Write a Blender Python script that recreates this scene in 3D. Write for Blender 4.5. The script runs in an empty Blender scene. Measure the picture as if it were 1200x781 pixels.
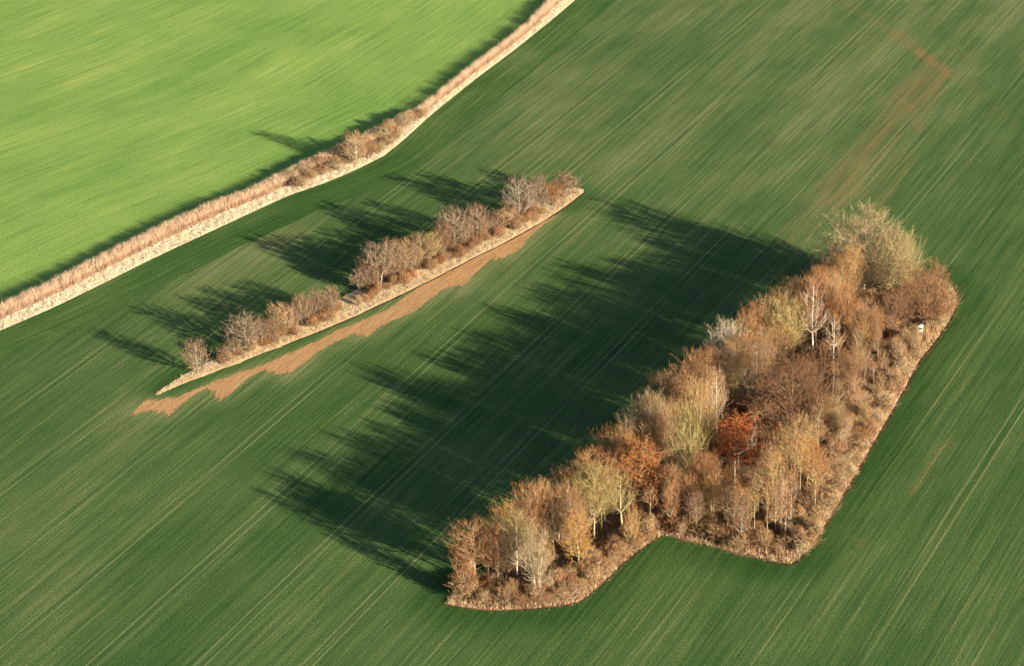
import bpy, math, random
import numpy as np
from mathutils import Matrix, Vector

# ------------------------------------------------------------------ camera model
PW, PH = 1200.0, 781.0
F_PX = 2800.0
PITCH = math.radians(27.1)
ROLL = math.radians(2.0)
DIST = 560.0
HC = DIST * math.sin(PITCH)
CAM = np.array([0.0, 0.0, HC])
Fw = np.array([0, math.cos(PITCH), -math.sin(PITCH)])
R0 = np.array([1.0, 0, 0])
U0 = np.array([0, math.sin(PITCH), math.cos(PITCH)])
Rv = math.cos(ROLL) * R0 - math.sin(ROLL) * U0
Uv = math.sin(ROLL) * R0 + math.cos(ROLL) * U0

def ray(px, py):
    d = Fw + (px - PW / 2) / F_PX * Rv - (py - PH / 2) / F_PX * Uv
    return d

def G(px, py, z=0.0):
    d = ray(px, py)
    t = (z - HC) / d[2]
    p = CAM + d * t
    return float(p[0]), float(p[1])

def proj(P):
    v = np.asarray(P, dtype=float) - CAM
    w = v @ Fw
    return PW / 2 + F_PX * (v @ Rv) / w, PH / 2 - F_PX * (v @ Uv) / w

def height_for(bx, by, ty):
    x, y = G(bx, by)
    lo, hi = 0.0, 60.0
    for _ in range(40):
        m = (lo + hi) / 2
        if proj((x, y, m))[1] > ty: lo = m
        else: hi = m
    return lo

def ppm(x, y):
    return F_PX / ((np.array([x, y, 0]) - CAM) @ Fw)

sc = bpy.context.scene
col = sc.collection
cam_d = bpy.data.cameras.new('camera')
cam_o = bpy.data.objects.new('camera', cam_d)
col.objects.link(cam_o)
M = Matrix(((Rv[0], Uv[0], -Fw[0], CAM[0]), (Rv[1], Uv[1], -Fw[1], CAM[1]), (Rv[2], Uv[2], -Fw[2], CAM[2]), (0, 0, 0, 1)))
cam_o.matrix_world = M
cam_d.sensor_width = 36
cam_d.lens = 36 * F_PX / PW
cam_d.clip_start = 1.0
cam_d.clip_end = 20000
sc.camera = cam_o

# ------------------------------------------------------------------ light
SUN_EL = math.radians(13.5)
d = ray(-3000, -918); d = d / np.linalg.norm(d[:2])         # the way the shadows run over the ground
SHX, SHY = d[0], d[1]
sun_dir = np.array([-SHX * math.cos(SUN_EL), -SHY * math.cos(SUN_EL), math.sin(SUN_EL)])  # to the sun
sd = bpy.data.lights.new('sun', 'SUN'); sd.energy = 5.0; sd.angle = math.radians(0.5); sd.color = (1.0, 0.87, 0.69)
so = bpy.data.objects.new('sun', sd); col.objects.link(so)
so.rotation_euler = Vector(sun_dir).to_track_quat('Z', 'Y').to_euler()
w = bpy.data.worlds.new('World'); sc.world = w; w.use_nodes = True
nt = w.node_tree
sky = nt.nodes.new('ShaderNodeTexSky'); sky.sky_type = 'NISHITA'; sky.sun_disc = False
sky.sun_elevation = SUN_EL; sky.air_density = 0.75; sky.dust_density = 0.3
sky.sun_rotation = math.atan2(sun_dir[0], sun_dir[1])
nt.links.new(sky.outputs[0], nt.nodes['Background'].inputs[0])
nt.nodes['Background'].inputs[1].default_value = 0.05
sc.view_settings.view_transform = 'Standard'; sc.view_settings.look = 'None'
sc.view_settings.exposure = 1.4; sc.view_settings.gamma = 1.0
sc.view_settings.use_curve_mapping = False
sc.cycles.max_bounces = 4; sc.cycles.diffuse_bounces = 2; sc.cycles.glossy_bounces = 1

# ------------------------------------------------------------------ node helpers
class NT:
    def __init__(s, name):
        s.m = bpy.data.materials.new(name); s.m.use_nodes = True
        s.t = s.m.node_tree; s.bs = s.t.nodes['Principled BSDF']
        s.bs.inputs['Roughness'].default_value = 0.9
        s.bs.inputs['Specular IOR Level'].default_value = 0.1
    def n(s, typ, **k):
        o = s.t.nodes.new(typ)
        for a, b in k.items(): setattr(o, a, b)
        return o
    def put(s, sock, v):
        if v is None: return
        if hasattr(v, 'is_output'): s.t.links.new(v, sock)
        else: sock.default_value = v
    def math(s, op, a, b=None, c=None, clamp=False):
        o = s.n('ShaderNodeMath', operation=op); o.use_clamp = clamp
        s.put(o.inputs[0], a); s.put(o.inputs[1], b); s.put(o.inputs[2], c)
        return o.outputs[0]
    def dot(s, a, v):
        o = s.n('ShaderNodeVectorMath', operation='DOT_PRODUCT'); s.put(o.inputs[0], a); o.inputs[1].default_value = v
        return o.outputs['Value']
    def comb(s, x, y, z=0.0):
        o = s.n('ShaderNodeCombineXYZ'); s.put(o.inputs[0], x); s.put(o.inputs[1], y); s.put(o.inputs[2], z)
        return o.outputs[0]
    def noise(s, vec, scale=1.0, detail=3.0, rough=0.55, dist=0.0):
        o = s.n('ShaderNodeTexNoise'); s.put(o.inputs['Vector'], vec); o.inputs['Scale'].default_value = scale
        o.inputs['Detail'].default_value = detail; o.inputs['Roughness'].default_value = rough
        o.inputs['Distortion'].default_value = dist
        return o.outputs['Fac']
    def rng(s, v, a, b, c=0.0, d=1.0, smooth=False):
        o = s.n('ShaderNodeMapRange'); o.clamp = True
        if smooth: o.interpolation_type = 'SMOOTHSTEP'
        s.put(o.inputs[0], v)
        for i, q in enumerate((a, b, c, d)): o.inputs[i + 1].default_value = q
        return o.outputs[0]
    def mix(s, f, a, b, blend='MIX'):
        o = s.n('ShaderNodeMix', data_type='RGBA', blend_type=blend)
        s.put(o.inputs[0], f)
        for k, v in ((6, a), (7, b)):
            if isinstance(v, tuple): v = (*v[:3], 1)
            s.put(o.inputs[k], v)
        return o.outputs[2]
    def ramp(s, v, stops):
        o = s.n('ShaderNodeValToRGB'); s.put(o.inputs[0], v); e = o.color_ramp.elements
        while len(e) < len(stops): e.new(0.5)
        for k, (p, c) in enumerate(stops): e[k].position = p; e[k].color = (*c, 1)
        return o.outputs[0]
    def obj(s): return s.n('ShaderNodeTexCoord').outputs['Object']
    def attr(s, name): return s.n('ShaderNodeAttribute', attribute_name=name).outputs['Fac']
    def rand(s): return s.n('ShaderNodeObjectInfo').outputs['Random']
    def out(s, c, bump=None, bd=0.1, bs=0.5):
        s.put(s.bs.inputs['Base Color'], c)
        if bump is not None:
            b = s.n('ShaderNodeBump'); b.inputs['Strength'].default_value = bs; b.inputs['Distance'].default_value = bd
            s.put(b.inputs['Height'], bump); s.t.links.new(b.outputs[0], s.bs.inputs['Normal'])
        return s.m

# ------------------------------------------------------------------ mesh helpers
def mesh_np(name, V, Fq, mats, sizes=None):
    """V (n,3); Fq (m,k) array of faces, or list of such arrays"""
    me = bpy.data.meshes.new(name)
    if not isinstance(Fq, list): Fq = [Fq]
    V = np.asarray(V, dtype=np.float32)
    loops = np.concatenate([f.reshape(-1) for f in Fq]).astype(np.int32)
    tot = np.concatenate([np.full(len(f), f.shape[1]) for f in Fq]).astype(np.int32)
    start = np.concatenate([[0], np.cumsum(tot)[:-1]]).astype(np.int32)
    me.vertices.add(len(V)); me.vertices.foreach_set('co', V.reshape(-1))
    me.loops.add(len(loops)); me.loops.foreach_set('vertex_index', loops)
    me.polygons.add(len(tot)); me.polygons.foreach_set('loop_start', start); me.polygons.foreach_set('loop_total', tot)
    me.update(calc_edges=True); me.validate()
    for m in (mats if isinstance(mats, (list, tuple)) else [mats]): me.materials.append(m)
    return me

def link(name, data, parent=None, loc=None, **props):
    o = bpy.data.objects.new(name, data); col.objects.link(o)
    if parent is not None: o.parent = parent
    if loc is not None: o.location = loc
    for k, v in props.items(): o[k] = v
    return o

def in_poly(P, poly):
    x, y = P[:, 0], P[:, 1]; inside = np.zeros(len(P), bool); n = len(poly)
    for i in range(n):
        x1, y1 = poly[i]; x2, y2 = poly[(i + 1) % n]
        if y1 == y2: continue
        c = ((y1 > y) != (y2 > y)) & (x < (x2 - x1) * (y - y1) / (y2 - y1) + x1)
        inside ^= c
    return inside

def dist_poly(P, poly, closed=True):
    best = np.full(len(P), 1e9); n = len(poly)
    for i in range(n if closed else n - 1):
        a = np.array(poly[i]); b = np.array(poly[(i + 1) % n]); ab = b - a
        t = np.clip(((P - a) @ ab) / max(ab @ ab, 1e-9), 0, 1)
        best = np.minimum(best, np.linalg.norm(P - (a + t[:, None] * ab), axis=1))
    return best

def smooth_line(pts, step):
    """Catmull-Rom through pts, resampled roughly every step"""
    P = np.array(pts, float); Q = []
    E = np.vstack([2 * P[0] - P[1], P, 2 * P[-1] - P[-2]])
    for i in range(len(P) - 1):
        p0, p1, p2, p3 = E[i:i + 4]; n = max(1, int(np.linalg.norm(p2 - p1) / step))
        for k in range(n):
            t = k / n
            Q.append(0.5 * ((2 * p1) + (-p0 + p2) * t + (2 * p0 - 5 * p1 + 4 * p2 - p3) * t * t + (-p0 + 3 * p1 - 3 * p2 + p3) * t ** 3))
    Q.append(P[-1]); return np.array(Q)

def sheet(name, poly, z, mat, **props):
    import bmesh
    bm = bmesh.new()
    vs = [bm.verts.new((p[0], p[1], z)) for p in poly]
    f = bm.faces.new(vs)
    bmesh.ops.triangulate(bm, faces=[f])
    for f in bm.faces:
        if f.normal.z < 0: f.normal_flip()
    me = bpy.data.meshes.new(name); bm.to_mesh(me); bm.free(); me.materials.append(mat)
    return link(name, me, **props)

def W(pts): return [G(*p) for p in pts]

rs = np.random.RandomState(7)
random.seed(7)

# ------------------------------------------------------------------ outlines read off the place
wood_front = [(521,708),(545,713),(580,716),(625,714),(655,711),(680,705),(700,690),(730,661),(755,641),(776,628),(800,633),(830,640),(870,650),(900,657),(928,661),(941,649),(960,624),(985,584),(1012,538),(1040,490),(1060,455),(1075,426),(1098,397),(1115,370),(1121,352),(1116,338)]
wood_back = [(1100,326),(1060,318),(1020,322),(985,338),(950,366),(900,403),(850,440),(800,480),(750,525),(700,570),(650,614),(600,652),(560,676),(535,692)]
WOOD = W(wood_front + wood_back)
hedge_lo = [(184,464),(215,450),(260,433),(330,406),(400,378),(450,355),(500,331),(550,305),(600,280),(650,251),(684,226)]
hedge_hi = [(672,221),(655,226),(620,243),(580,262),(540,283),(500,301),(450,325),(400,350),(350,377),(300,400),(250,422),(215,440),(192,455)]
HEDGE = W(hedge_lo + hedge_hi)
dlo = smooth_line(W([(-140,455),(-60,416),(0,388),(60,362),(120,333),(180,303),(240,275),(300,247),(340,229),(380,215),(420,198),(450,183),(480,158),(510,131),(560,91),(600,61),(640,29),(672,2),(710,-32),(790,-105)]), 6)
dhi = smooth_line(W([(-140,433),(-60,395),(0,366),(60,338),(120,307),(180,277),(240,249),(300,226),(350,200),(400,178),(450,153),(490,133),(520,110),(550,86),(590,56),(620,31),(644,6),(690,-38),(765,-110)]), 6)
DITCH = [tuple(p) for p in dlo] + [tuple(p) for p in dhi[::-1]]
soil_px = [(155,486),(162,477),(169,470),(181,466),(183,471),(200,469),(215,463),(232,456),(260,445),(300,430),(325,421),(350,409),(375,397),(415,380),(450,365),(500,330),(550,305),(595,282),(612,269),(650,252),(652,254),(640,262),(630,270),(620,279),(612,290),(604,296),(590,302),(576,305),(567,312),(555,323),(545,334),(535,340),(526,339),(517,341),(508,349),(499,355),(485,366),(466,373),(450,380),(438,389),(430,395),(422,393),(412,393),(400,400),(390,404),(378,410),(370,415),(362,422),(355,428),(345,435),(335,441),(328,438),(320,436),(305,437),(292,442),(284,450),(275,458),(268,464),(260,469),(251,464),(242,459),(232,461),(226,464),(219,470),(210,477),(203,484),(195,490),(187,487),(180,484),(173,487),(165,485)]

# row direction of the drilled crop
d = ray(2200, -1100); d = d / np.linalg.norm(d[:2]); RX, RY = float(d[0]), float(d[1])

def crop_material(name, cols, tram=True, uv=False):
    s = NT(name); P = s.obj()
    if uv:
        uvn = s.n('ShaderNodeAttribute', attribute_name='rowuv').outputs['Vector']
        sep = s.n('ShaderNodeSeparateXYZ'); s.put(sep.inputs[0], uvn); u, v = sep.outputs[0], sep.outputs[1]
    else:
        u = s.dot(P, (RX, RY, 0)); v = s.dot(P, (-RY, RX, 0))
    nz = lambda a, b, off=0, **k: s.noise(s.comb(s.math('MULTIPLY', u, 1 / a), s.math('MULTIPLY', v, 1 / b), off), **k)
    big = nz(110, 16, 1, detail=4)
    mid = nz(38, 1.5, 2, detail=5, rough=0.65)
    fine = nz(32, .62, 3, detail=4, rough=0.7)
    patch = s.noise(P, 1 / 28, 5, 0.6)
    grain = s.noise(P, 2.2, 3, 0.8)
    if uv:
        mix_w = (0.13, 0.15, 0.30, 0.12, 0.30)
    else:
        mix_w = (0.15, 0.17, 0.28, 0.12, 0.28)
    val = None
    for n_, w_ in zip((big, mid, fine, patch, grain), mix_w):
        t = s.math('MULTIPLY', n_, w_)
        val = t if val is None else s.math('ADD', val, t)
    if not uv:
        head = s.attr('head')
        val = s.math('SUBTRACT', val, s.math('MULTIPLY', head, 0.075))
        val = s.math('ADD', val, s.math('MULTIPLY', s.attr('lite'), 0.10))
    c = s.ramp(s.rng(val, *((0.41, 0.59) if uv else (0.385, 0.615))), cols)
    if tram:
        VA = 2.0
        for (S, off, half, wd, colr, stg) in TRAMS:
            m = s.math('PINGPONG', s.math('ADD', v, -off + S * 40), S / 2)
            dd = s.math('ABSOLUTE', s.math('SUBTRACT', m, half))
            wv = s.rng(dd, wd * 0.4, wd, 1, 0)
            br = s.rng(nz(45, 6, 7 + off, detail=4), 0.38, 0.6, 0.15, 1)
            f = s.math('MULTIPLY', s.math('MULTIPLY', wv, br), stg)
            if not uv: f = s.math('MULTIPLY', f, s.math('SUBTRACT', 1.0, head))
            c = s.mix(f, c, colr)
    if not uv:
        red = s.attr('red')
        rn = s.math('MULTIPLY', red, s.rng(s.math('ADD', s.math('MULTIPLY', mid, .6), s.math('MULTIPLY', grain, .4)), 0.38, 0.62, 0.1, 1.25))
        c = s.mix(s.rng(rn, 0.10, 0.70, 0, 0.88), c, (0.31, 0.18, 0.075))
    gr = s.rng(s.noise(P, 2.6, 3, 0.9), 0.34, 0.66, 0.62, 1.38)
    c = s.mix(1.0, c, s.comb(gr, gr, gr), 'MULTIPLY')
    hb = s.math('ADD', s.math('MULTIPLY', s.noise(P, 3.5, 2, 0.7), 1.0), s.math('MULTIPLY', fine, 0.8))
    return s.out(c, hb, 0.12, 0.45)

# (spacing, offset, half gap, line half width, colour, strength); offset found from the wheel tracks in the place
def vof(px, py):
    x, y = G(px, py); return -RY * x + RX * y
def uof(px, py):
    x, y = G(px, py); return RX * x + RY * y
print('tram v', [round(vof(*p), 1) for p in [(0,765),(0,685),(75,781),(185,781),(285,781),(375,781),(989,781),(1015,781),(720,41),(1189,0),(780,0)]])
TRAMS = [(18.4, 0.0, 0.95, 0.25, (0.32, 0.33, 0.14), 0.58),
         (6.1, 1.3, 0.3, 0.2, (0.02, 0.05, 0.02), 0.35)]
OFF = vof(0, 765) % 18.4
TRAMS = [(a, b + OFF, c_, d_, e, f) for a, b, c_, d_, e, f in TRAMS]

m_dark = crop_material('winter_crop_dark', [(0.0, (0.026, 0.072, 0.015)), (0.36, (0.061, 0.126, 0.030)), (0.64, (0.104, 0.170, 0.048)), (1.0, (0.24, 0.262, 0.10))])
m_head = crop_material('winter_crop_headland', [(0.0, (0.026, 0.076, 0.014)), (0.40, (0.054, 0.122, 0.025)), (0.68, (0.095, 0.165, 0.040)), (1.0, (0.22, 0.25, 0.09))], tram=False, uv=True)
m_light = crop_material('winter_crop_light', [(0.0, (0.135, 0.27, 0.056)), (0.4, (0.22, 0.37, 0.078)), (0.7, (0.31, 0.45, 0.092)), (1.0, (0.47, 0.55, 0.16))], tram=False, uv=True)

def soil_mat(name, a, b, sc_=1.5):
    s = NT(name); P = s.obj()
    u = s.dot(P, (RX, RY, 0)); v = s.dot(P, (-RY, RX, 0))
    st = s.noise(s.comb(s.math('MULTIPLY', u, .12), s.math('MULTIPLY', v, 1.4)), 1, 4, .65)
    g = s.noise(P, sc_, 5, .75)
    f = s.rng(s.math('ADD', s.math('MULTIPLY', st, .5), s.math('MULTIPLY', g, .5)), .35, .65)
    return s.out(s.mix(f, a, b), g, 0.15, 0.6)
m_soil = soil_mat('bare_earth', (0.36, 0.185, 0.075), (0.72, 0.44, 0.205))
m_furrow_shade = soil_mat('furrow_shade', (0.045, 0.028, 0.018), (0.10, 0.06, 0.035))  # dark tone paints the shade that lies in the plough furrow

def litter_mat(name, a, b, c_):
    s = NT(name); P = s.obj()
    g = s.noise(P, 0.35, 5, .7); h = s.noise(P, 3.0, 4, .8)
    f = s.rng(g, .35, .65)
    c = s.mix(f, a, b); c = s.mix(s.rng(h, .5, .7), c, c_)
    return s.out(c, h, 0.3, 0.7)
m_litter = litter_mat('leaf_litter', (0.12, 0.062, 0.035), (0.24, 0.13, 0.065), (0.30, 0.19, 0.10))
m_bank = litter_mat('dead_grass_ground', (0.60, 0.48, 0.31), (0.72, 0.60, 0.40), (0.52, 0.40, 0.26))

# ------------------------------------------------------------------ ground sheet
def axis(lo, hi, step, far):
    mid = np.arange(lo, hi + step, step)
    k = np.array([15, 40, 100, 250, 700, 2000, far], float)
    return np.concatenate([lo - k[::-1], mid, mid[-1] + k])
gx = axis(-230, 230, 2.5, 6000); gy = axis(330, 900, 2.5, 8000)
X, Y = np.meshgrid(gx, gy); nx, ny = len(gx), len(gy)
V = np.stack([X.ravel(), Y.ravel(), np.zeros(X.size)], 1)
i0 = (np.arange(ny - 1)[:, None] * nx + np.arange(nx - 1)[None]).ravel()
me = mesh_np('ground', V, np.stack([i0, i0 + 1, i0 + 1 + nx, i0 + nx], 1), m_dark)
P2 = V[:, :2]
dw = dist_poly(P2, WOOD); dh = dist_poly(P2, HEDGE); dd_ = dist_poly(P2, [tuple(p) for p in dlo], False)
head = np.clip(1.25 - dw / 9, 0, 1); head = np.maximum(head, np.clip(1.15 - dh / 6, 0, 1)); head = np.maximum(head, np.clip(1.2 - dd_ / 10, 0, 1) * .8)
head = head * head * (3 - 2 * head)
near = (P2[:, 0] ** 2 + (P2[:, 1] - 560) ** 2) < 400 ** 2
ppx = np.zeros(len(V)); ppy = np.zeros(len(V))
v_ = V - CAM; wv = np.maximum(v_ @ Fw, 1); ppx = PW / 2 + F_PX * (v_ @ Rv) / wv; ppy = PH / 2 - F_PX * (v_ @ Uv) / wv
red = np.zeros(len(V))
def seg_px(a, b, wdt, amp):
    a = np.array(a, float); b = np.array(b, float); ab = b - a; Q = np.stack([ppx, ppy], 1)
    t = np.clip(((Q - a) @ ab) / (ab @ ab), 0, 1); dd = np.linalg.norm(Q - (a + t[:, None] * ab), axis=1)
    return amp * np.exp(-(dd / wdt) ** 2)
for a, b, wd, amp in [((1078,62),(1086,68),5,1.0),((1092,72),(1098,76),5,1.0),((1107,82),(1111,87),5,1.0),((985,0),(1045,38),8,.34),((1045,38),(1110,85),9,.42),((1110,85),(1190,145),9,.25),
                      ((1112,84),(1067,130),5,.55),((1062,104),(1050,118),9,.65),((1067,122),(1066,132),4,.9),((1070,140),(1078,150),7,.5),((1085,95),(975,230),26,.46),((1062,130),(930,280),24,.32),((1060,190),(985,280),24,.26),
                      ((1110,520),(1068,575),9,.36),((1012,628),(1006,640),4,.4)]:
    red = np.maximum(red, seg_px(a, b, wd, amp))
lite = np.maximum.reduce([seg_px((20,640),(160,500),60,.45), seg_px((640,130),(760,200),110,.45), seg_px((960,160),(1060,60),110,.5), seg_px((700,-10),(1200,-10),90,.5), seg_px((240,340),(330,300),60,.5), seg_px((1120,740),(1190,640),40,.3)])  # pale crop patches; the lift along the far edge paints in haze
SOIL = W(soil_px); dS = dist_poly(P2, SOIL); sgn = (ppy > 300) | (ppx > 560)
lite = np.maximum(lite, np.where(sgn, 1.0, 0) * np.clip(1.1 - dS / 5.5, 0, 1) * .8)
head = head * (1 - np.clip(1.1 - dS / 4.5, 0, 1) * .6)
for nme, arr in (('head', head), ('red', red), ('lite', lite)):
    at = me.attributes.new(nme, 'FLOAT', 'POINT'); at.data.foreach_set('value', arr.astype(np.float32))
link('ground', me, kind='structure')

# light green field beyond the ditch: rows follow the ditch
base = dhi[::2]; A0, A1 = base[2], base[-3]
axv = (A1 - A0) / np.linalg.norm(A1 - A0); Nb = np.array([-axv[1], axv[0]])
sl = (base - A0) @ axv; od = (base - A0) @ Nb
sl = np.concatenate([[sl[0] - 900, sl[0] - 300, sl[0] - 90], sl, [sl[-1] + 90, sl[-1] + 300, sl[-1] + 900]])
od = np.concatenate([[od[0] - 250, od[0] - 80, od[0] - 25], od, [od[-1] + 25, od[-1] + 60, od[-1] + 150]])
tt = np.concatenate([np.arange(0, 60, 5), np.arange(60, 400, 20), [500, 900, 2500]])
VV = []; UV = []; nb = len(sl)
for t in tt:
    k = math.exp(-t / 140.0); o_ = od * (.45 + .55 * k) - sl * .22 * (1 - k)
    VV.append(np.column_stack([A0[0] + axv[0] * sl + Nb[0] * (o_ + t), A0[1] + axv[1] * sl + Nb[1] * (o_ + t), np.full(nb, 0.02)]))
    UV.append(np.column_stack([sl, np.full(nb, t), np.zeros(nb)]))
VV = np.vstack(VV); UV = np.vstack(UV)
i0 = (np.arange(len(tt) - 1)[:, None] * nb + np.arange(nb - 1)[None]).ravel()
me = mesh_np('field', VV, np.stack([i0, i0 + 1, i0 + 1 + nb, i0 + nb], 1), m_light)
at = me.attributes.new('rowuv', 'FLOAT_VECTOR', 'POINT'); at.data.foreach_set('vector', UV.astype(np.float32).ravel())
link('field', me, kind='structure')

# bare soil patch with an edge broken up along the rows
SP = W(soil_px); SA = np.array(SP)
su = SA @ np.array([RX, RY]); sv = SA @ np.array([-RY, RX]); DU, DV = .24, .20
uu = np.arange(su.min() - 3, su.max() + 3, DU); vv = np.arange(sv.min() - 1, sv.max() + 1, DV)
UU, VV_ = np.meshgrid(uu, vv); rr = np.random.RandomState(12)
shv = np.convolve(rr.normal(0, 2.6, len(vv)), np.ones(9) / 9, 'same'); sh = shv[:, None] + rr.normal(0, .4, UU.shape)
cu = UU + DU / 2 + sh; cv = VV_ + DV / 2 + rr.normal(0, .08, UU.shape)
C = np.column_stack([(cu * RX - cv * RY).ravel(), (cu * RY + cv * RX).ravel()])
dE = dist_poly(C, SP); keep = in_poly(C, SP) & (rr.uniform(0, 1, len(C)) < np.clip(.6 + dE / 1.4, 0, .985))
u0 = UU.ravel()[keep]; v0 = VV_.ravel()[keep]; q = []
for a_, b_ in ((0, 0), (1, 0), (1, 1), (0, 1)):
    uq = u0 + a_ * DU; vq = v0 + b_ * DV; q.append(np.column_stack([uq * RX - vq * RY, uq * RY + vq * RX, np.full(len(uq), .03)]))
link('bare_soil', mesh_np('bare_soil', np.stack(q, 1).reshape(-1, 3), np.arange(4 * len(u0)).reshape(-1, 4), m_soil), kind='structure')
def wobble(poly, amp):
    Q = smooth_line(list(poly) + [poly[0]], 1.0); r = np.random.RandomState(4)
    n_ = np.convolve(r.normal(0, 1, (len(Q) + 8)), np.ones(5) / 5, 'same')[4:-4] * amp * 1.6; t = np.gradient(Q, axis=0); t /= np.linalg.norm(t, axis=1)[:, None]
    return [tuple(p) for p in Q + np.stack([t[:, 1], -t[:, 0]], 1) * n_[:, None]][:-1]
sheet('wood_floor', wobble(WOOD, .45), 0.04, m_litter, kind='structure')
sheet('hedge_bank', wobble(HEDGE, .3), 0.04, m_bank, kind='structure')
k_ = len(dlo); dq = np.array([dhi[int(np.argmin(np.linalg.norm(dhi - p, axis=1)))] for p in dlo]); i_ = np.arange(k_ - 1)
link('ditch_bank', mesh_np('ditch_bank', np.vstack([np.column_stack([dlo, np.full(k_, .05)]), np.column_stack([dq, np.full(k_, .05)])]), np.stack([i_, i_ + 1, i_ + k_ + 1, i_ + k_], 1), m_bank), kind='structure')
def headland(line, wd, z=0.012, side=1):
    """a band of crop drilled along the edge"""
    L = np.array(line); t = np.gradient(L, axis=0); t /= np.linalg.norm(t, axis=1)[:, None]
    for _ in range(5): t[1:-1] = (t[:-2] + t[1:-1] * 2 + t[2:]) / 4; 
    t /= np.linalg.norm(t, axis=1)[:, None]
    n = np.stack([t[:, 1], -t[:, 0]], 1) * side; sA = np.concatenate([[0], np.cumsum(np.linalg.norm(np.diff(L, axis=0), axis=1))])
    V, U = [], []
    rr = np.random.RandomState(9).uniform(-.5, .5, len(L))
    for j, o_ in enumerate(np.linspace(-.3, wd, 5)):
        oo = o_ + (rr if j == 4 else 0)
        V.append(np.column_stack([L + n * (np.ones(len(L)) * oo)[:, None], np.full(len(L), z)])); U.append(np.column_stack([sA, np.ones(len(L)) * oo, np.zeros(len(L))]))
    nb = len(L); i0 = (np.arange(4)[:, None] * nb + np.arange(nb - 1)[None]).ravel()
    Fq = np.stack([i0, i0 + nb, i0 + nb + 1, i0 + 1], 1)
    if side < 0: Fq = Fq[:, ::-1]
    me = mesh_np('field', np.vstack(V), Fq, m_head); at = me.attributes.new('rowuv', 'FLOAT_VECTOR', 'POINT'); at.data.foreach_set('vector', np.vstack(U).astype(np.float32).ravel())
    link('field', me, kind='structure')
headland(dlo, 13)

def strip(name, line_px, off0, off1, z, mat, jit=0.0, **props):
    L = smooth_line(W(line_px), 1.5); t = np.gradient(L, axis=0); t /= np.linalg.norm(t, axis=1)[:, None]
    n = np.stack([t[:, 1], -t[:, 0]], 1)           # right-hand side of travel
    j = np.random.RandomState(3).uniform(-jit, jit, (2, len(L)))
    A = L + n * (off0 + j[0])[:, None]; B = L + n * (off1 + j[1])[:, None]
    V = np.vstack([np.column_stack([A, np.full(len(L), z)]), np.column_stack([B, np.full(len(L), z)])])
    i = np.arange(len(L) - 1); k = len(L)
    return link(name, mesh_np(name, V, np.stack([i, i + k, i + k + 1, i + 1], 1), mat), **props)
strip('shaded_furrow', wood_front[13:25], 0.15, 0.7, 0.06, m_furrow_shade, .12, kind='structure')  # flat strips, the furrow's shade is put into their dark colour
strip('shaded_furrow', wood_front[0:10], 0.0, 0.28, 0.06, m_furrow_shade, .12, kind='structure')
strip('shaded_furrow', hedge_lo[3:], 0.1, 0.5, 0.06, m_furrow_shade, .12, kind='structure')

# ------------------------------------------------------------------ plant materials
def twig_mat(name, a, b):
    a = (a[0] * .82, a[1] * .74, a[2] * .62); b = (b[0] * .93, b[1] * .85, b[2] * .71)
    s = NT(name); r = s.rand(); P = s.obj()
    g = s.noise(P, 0.6, 3, .6)
    f = s.rng(s.math('ADD', s.math('MULTIPLY', g, .7), s.math('MULTIPLY', r, .3)), .25, .75)
    c = s.mix(f, a, b)
    h = s.rng(s.noise(P, 2.4, 3, .8), .36, .64, .6, 1.2)
    return s.out(s.mix(1.0, c, s.comb(h, h, h), 'MULTIPLY'))
def bark_mat(name, a, b, sc_=1.5):
    b = tuple(x * 1.12 for x in b)
    s = NT(name); P = s.obj(); sep = s.n('ShaderNodeSeparateXYZ'); s.put(sep.inputs[0], P)
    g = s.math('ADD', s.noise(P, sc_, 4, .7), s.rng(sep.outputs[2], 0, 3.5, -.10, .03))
    return s.out(s.mix(s.rng(g, .4, .62), a, b), g, .05, .4)
TW = {
 'grey':   twig_mat('twigs_grey', (0.3, 0.235, 0.14), (0.45, 0.36, 0.22)),
 'olive':  twig_mat('twigs_olive', (0.33, 0.265, 0.105), (0.48, 0.39, 0.17)),
 'tan':    twig_mat('twigs_tan', (0.42, 0.265, 0.135), (0.58, 0.39, 0.21)),
 'pink':   twig_mat('twigs_pink_brown', (0.36, 0.2, 0.11), (0.5, 0.3, 0.165)),
 'red':    twig_mat('twigs_red_brown', (0.36, 0.165, 0.07), (0.52, 0.26, 0.115)),
 'dark':   twig_mat('twigs_dark_brown', (0.24, 0.13, 0.075), (0.36, 0.21, 0.12)),
 'white':  twig_mat('twigs_silver', (.60, .53, .45), (.78, .70, .60)),
 'rust':   twig_mat('leaves_rust', (.46, .135, .05), (.62, .235, .085)),
 'russet': twig_mat('leaves_russet', (.46, .21, .08), (.62, .33, .14)),
 'amber':  twig_mat('leaves_amber', (0.5, 0.26, 0.09), (0.64, 0.38, 0.14)),
 'straw2': twig_mat('twigs_straw_grey', (0.42, 0.34, 0.19), (0.58, 0.48, 0.29)),
 'plum': twig_mat('twigs_plum', (0.22, 0.125, 0.085), (0.32, 0.19, 0.13)),
 'ash': twig_mat('twigs_ash', (.23, .16, .12), (.34, .25, .19)),
 'straw':  twig_mat('straw', (0.55, 0.4, 0.24), (0.72, 0.56, 0.34)),
}
BK = {
 'grey': bark_mat('bark_grey', (0.22, 0.18, 0.12), (0.48, 0.40, 0.28), 1.1),
 'olive': bark_mat('bark_lichen', (0.22, 0.19, 0.09), (0.52, 0.45, 0.23), 1.1),
 'brown': bark_mat('bark_brown', (0.15, 0.10, 0.07), (0.27, 0.19, 0.13)),
 'pale': bark_mat('bark_pale', (0.30, 0.25, 0.17), (0.60, 0.51, 0.37), 1.1),
 'birch': bark_mat('bark_birch', (0.70, 0.62, 0.50), (0.42, 0.36, 0.28), 3.0),
}

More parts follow.
